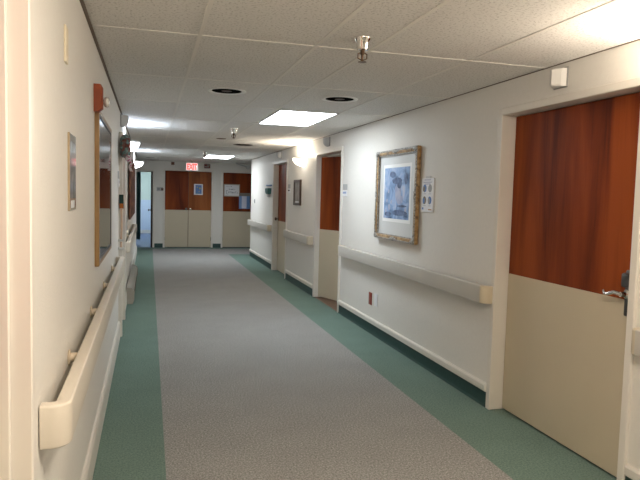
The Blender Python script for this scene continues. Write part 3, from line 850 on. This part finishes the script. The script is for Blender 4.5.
def scribble(b, x0, x1, z, h):
    x = x0
    while x < x1 - .01:
        w_ = rnd.uniform(.5, .9) * h; t = h * .16
        b.box((x, -.0115, z - h / 2), (x + t, -.010, z + h / 2 * rnd.choice((1, .3))))
        b.box((x, -.0115, z + rnd.choice((-h / 2, -.1 * h, .3 * h))), (x + w_, -.010, z + rnd.choice((-h / 2, -.1 * h, .3 * h)) + t))
        x += w_ + h * .25
ltr = plain('grey_lettering', (.2, .2, .24), .6)
scribble(b, -.17, .0, .115, .022); b.build('lettering', ltr, o); b = B(); scribble(b, -.085, .11, .035, .035); b.build('lettering', ltr, o); b = B(); scribble(b, -.10, .17, -.055, .055)
b.box((-.16, -.0115, -.115), (-.15, -.010, .0)); b.box((-.16, -.0115, -.115), (-.10, -.010, -.105)); b.box((-.16, -.0115, -.012), (-.115, -.010, -.002))
b.build('lettering', ltr, o)
o = paper('wall_pocket', 'blue curved pocket with tan header hanging on the far right door', 'wall pocket', 3.0, 1.36, .32, .42, YD8)
B().box((-.16, -.02, .15), (.17, 0, .24), .004).build('header', M['tan_grey'], o)
def curved(x0, x1, z0, z1, bulge, m, nm, off=0):
    n = 10; b = B()
    def yy(x): return -bulge * math.sqrt(max(0, 1 - (x / .165) ** 2)) - .002 - off
    poly = [(x0 + (x1 - x0) * k / n, yy(x0 + (x1 - x0) * k / n)) for k in range(n + 1)]
    back = [(x, min(0, y + .006)) for x, y in reversed(poly)]
    b.prism(poly + back, z0, z1)
    return b.build(nm, m, o, True)
curved(-.16, .16, -.22, .15, .05, M['pocket_blue'], 'pocket')
curved(-.085, .055, -.21, .145, .05, M['pocket_sheen'], 'front_sheen', .003)  # pale centre strip paints the sheen of the curved glossy front
o = thing('room_sign', 'grey plate with a brown tab on the far wall left of the double door', 'room sign', on_wall('far', .60, 1.645))
B().box((-.085, -.012, -.055), (.085, -.001, .055), .003).build('plate', M['grey'], o)
B().box((.03, -.02, -.035), (.10, -.012, .03), .003).build('brown_tab', plain('brown_tab', (.14, .09, .06), .5), o)
B().box((-.065, -.014, -.02), (.0, -.012, .025)).build('number_strip', M['midgrey'], o)

# ------------------------------------------------------------------ left wall
o = thing('blank_plate', 'narrow cream plate high on the near left wall', 'wall plate', on_wall('left', 2.53, 2.115), RZ['left'])
B().box((-.032, -.009, -.068), (.032, .001, .068), .003).build('plate', M['cream'], o)
for zz in (-.045, .045): B().lathe([(0, 0), (.006, 0), (.004, .002), (0, .002)], 10, Matrix.Translation((0, -.009, zz)) @ Matrix.Rotation(PI / 2, 4, 'X')).build('screw', M['cream'], o)

o = thing('sign_holder', 'clear sign holder with grey-blue print on the near left wall', 'sign holder', on_wall('left', 2.72, 1.64), RZ['left'])
B().box((-.115, -.005, -.155), (.115, .001, .155), .001).build('acrylic_holder', M['clear'], o)
B().box((-.10, -.0065, -.105), (.10, -.005, .125)).build('print', M['holder_art'], o)
B().box((-.05, -.0065, -.145), (.05, -.005, -.115)).build('caption_strip', M['paper'], o)
B().box((-.121, -.008, -.155), (-.115, .001, .155)).build('tan_edge', plain('tan_edge', (.42, .32, .20), .5), o)

yc, zc = 4.46, 1.58
o = thing('framed_picture', 'large glazed picture in honey-wood frame on the left wall', 'picture', on_wall('left', yc, zc), RZ['left'])
fw_, fh_ = 1.24, .93
b = B(); rect_ring(b, fw_, fh_, .022, -.026, .001, .004); f_ = b.build('frame', M['oak'], o)
b = B(); rect_ring(b, fw_ - .052, fh_ - .052, .012, -.026, -.010, .002); b.build('inner_lip', M['dark_steel'], f_)
B().box((-fw_ / 2 + .03, -.012, -fh_ / 2 + .03), (fw_ / 2 - .03, -.006, fh_ / 2 - .03)).build('mat_board', M['green_mat'], o)
B().box((-fw_ / 2 + .12, -.0135, -fh_ / 2 + .12), (fw_ / 2 - .12, -.012, fh_ / 2 - .12)).build('print', M['art_grey'], o)
m, nt, bs = newmat('picture_glass')
bs.inputs['Base Color'].default_value = (1, 1, 1, 1); bs.inputs['Roughness'].default_value = .03
bs.inputs['Transmission Weight'].default_value = 1.0; bs.inputs['IOR'].default_value = 1.45
B().box((-fw_ / 2 + .05, -.022, -fh_ / 2 + .05), (fw_ / 2 - .05, -.019, fh_ / 2 - .05)).build('glass', m, o)

o = thing('wall_hook_block', 'red-brown wooden block with a clear knob above the large left picture', 'hook', on_wall('left', 3.80, 2.10), RZ['left'])
b = B(); b.loft([[(-.035, -.0005, z), (-.035, -d * .8, z), (-.02, -d, z), (.02, -d, z), (.035, -d * .8, z), (.035, -.0005, z)] for z, d in ((-.078, .03), (-.06, .05), (.06, .05), (.078, .04))])
b.build('block', M['redwood'], o)
b = B(); b.lathe([(0, 0), (.012, 0), (.012, .015), (.026, .022), (.032, .035), (.026, .048), (0, .054)], 20, Matrix.Translation((0, -.036, -.02)) @ Matrix.Rotation(PI / 2, 4, 'X'))
b.build('clear_knob', M['glassknob'], o, True)

# wreath with dotted ribbon
o = thing('wreath', 'teal and red flower wreath with a pink dotted ribbon on the left wall', 'wreath', on_wall('left', 6.70, 2.00), RZ['left'])
B().torus((0, -.07, .03), .078, .044, n=26, m=10, wob=.25).build('foliage', M['teal'], o, False)
rnd = random.Random(2); b = B()
for k in range(20):
    a = rnd.uniform(0, 2 * PI); r_ = .07 + rnd.uniform(-.03, .035)
    b.ball((r_ * math.cos(a), -.092 - rnd.uniform(0, .02), .03 + r_ * math.sin(a)), rnd.uniform(.010, .02), 8, 6)
b.build('red_berries', M['berry'], o, True)
b = B()
for s_ in (-1, 1):
    b.loft([[(x - s_ * .0 + .02 * s_, y, z), (x + .03 * s_, y - .02, z), (x + .03 * s_, y - .025, z), (x + .02 * s_, y - .006, z)] for x, y, z in ((.0, -.10, -.10), (.02 * s_, -.12, -.14), (.035 * s_, -.10, -.18), (.03 * s_, -.12, -.225))])
    b.ball((s_ * .055, -.10, -.095), .05, 12, 8, (1.1, .6, .75))
b.ball((0, -.115, -.095), .02, 10, 6)
b.build('ribbon', M['ribbon'], o, True)

# pennant on a pole
o = thing('pennant', 'orange and dark green pennant on a pale pole beside the left doorway', 'pennant', on_wall('left', 6.72, 1.22), RZ['left'])
B().tube([(0, -.03, -.26), (0, -.035, .0), (0, -.03, .29)], .011, 10).build('pole', M['pole'], o, True)
b = B(); b.loft([[(-.03, y, .17), (-.03, y, .31), (.06, y, .31), (.08, y, .17)] for y in (-.052, -.012)]); fl_ = b.build('flag', M['orange'], o)
b = B(); b.loft([[(-.032, y, .31), (-.032, y, .22), (.02, y, .165), (.05, y, .165)] for y in (-.054, -.010)]); b.build('green_stripe', M['teal_dark'], fl_)
for zz in (-.17, -.255):
    B().box((-.02, -.06, zz - .012), (.02, .001, zz + .012), .004).build('bracket', M['white'], o)

# tapestry on the far left wall
o = thing('tapestry', 'dark red and brown tapestry hanging on the far left wall below the sconces', 'tapestry', on_wall('left', 11.2, 1.60), RZ['left'])
n = 60; b = B()
fr_ = [(-1.6 + 3.2 * k / n, -.032 - .012 * math.sin(k * .9)) for k in range(n + 1)]
b.prism(fr_ + [(x, y + .012) for x, y in reversed(fr_)], -.46, .47)
b.build('cloth', M['tapestry'], o, True)
B().tube([(-1.66, -.032, .48), (1.66, -.032, .48)], .016, 10).build('hanging_rod', M['brownwood'], o, True)

# baseboard heater
y0, y1 = 8.8, 11.6
o = thing('baseboard_heater', 'grey slotted floor heater along the left wall under the distant handrail', 'heater', on_wall('left', (y0 + y1) / 2, 0), RZ['left'])
hn = (y1 - y0) / 2
b = B(); b.loft([[(x, -.022, .03), (x, -.095, .03), (x, -.115, .06), (x, -.115, .165), (x, -.085, .215), (x, -.022, .225)] for x in (-hn + .04, hn - .04)])
b.build('casing', M['heater'], o)
for s_ in (-1, 1):
    x_a, x_b = sorted((s_ * (hn - .05), s_ * hn))
    b = B(); b.loft([[(x, -.022, .0), (x, -.10, .0), (x, -.122, .06), (x, -.122, .17), (x, -.09, .222), (x, -.022, .23)] for x in (x_a, x_b)])
    b.build('end_cap', M['heater'], o)
b = B()
for k in range(46):
    x = -hn + .10 + (2 * hn - .2) * k / 45
    b.box((x - .010, -.118, .09), (x + .010, -.114, .155))
b.build('slot_pattern', M['heater_dark'], o)

# ------------------------------------------------------------------ light inside rooms
add_light('AREA', 'room_daylight', (W + 2.2, 9.2, 2.3), 18, (1, .97, .92), 1.2, (0, 0, 0))

# ------------------------------------------------------------------ world, camera, view
wd = bpy.data.worlds.new('world'); SC.world = wd; wd.use_nodes = True
wd.node_tree.nodes['Background'].inputs['Color'].default_value = (.5, .5, .5, 1)
wd.node_tree.nodes['Background'].inputs['Strength'].default_value = .05

f, yaw, pit, rol, cx, cz = 610.6, .2742, .0719, .0266, .3094, 1.5706
cy_, sy_ = math.cos(yaw), math.sin(yaw); cp, sp = math.cos(pit), math.sin(pit)
fw = Vector((sy_ * cp, cy_ * cp, -sp)); rt = Vector((cy_, -sy_, 0)); up = rt.cross(fw)
r2 = math.cos(rol) * rt + math.sin(rol) * up; u2 = -math.sin(rol) * rt + math.cos(rol) * up
cd = bpy.data.cameras.new('camera'); cam = bpy.data.objects.new('camera', cd); COL.objects.link(cam)
cd.sensor_width = 36; cd.sensor_fit = 'HORIZONTAL'; cd.lens = f * 36 / 640; cd.clip_start = .02
Mx = Matrix((r2, u2, -fw)).transposed().to_4x4(); Mx.translation = (cx, 0, cz)
cam.matrix_world = Mx
SC.camera = cam
SC.view_settings.view_transform = 'Standard'
SC.view_settings.look = 'None'
SC.view_settings.gamma = 1
SC.view_settings.use_curve_mapping = False
SC.view_settings.exposure = 0.8
try:
    SC.cycles.max_bounces = 10; SC.cycles.diffuse_bounces = 6; SC.cycles.sample_clamp_indirect = 4
    SC.cycles.caustics_reflective = False; SC.cycles.caustics_refractive = False
except Exception: pass
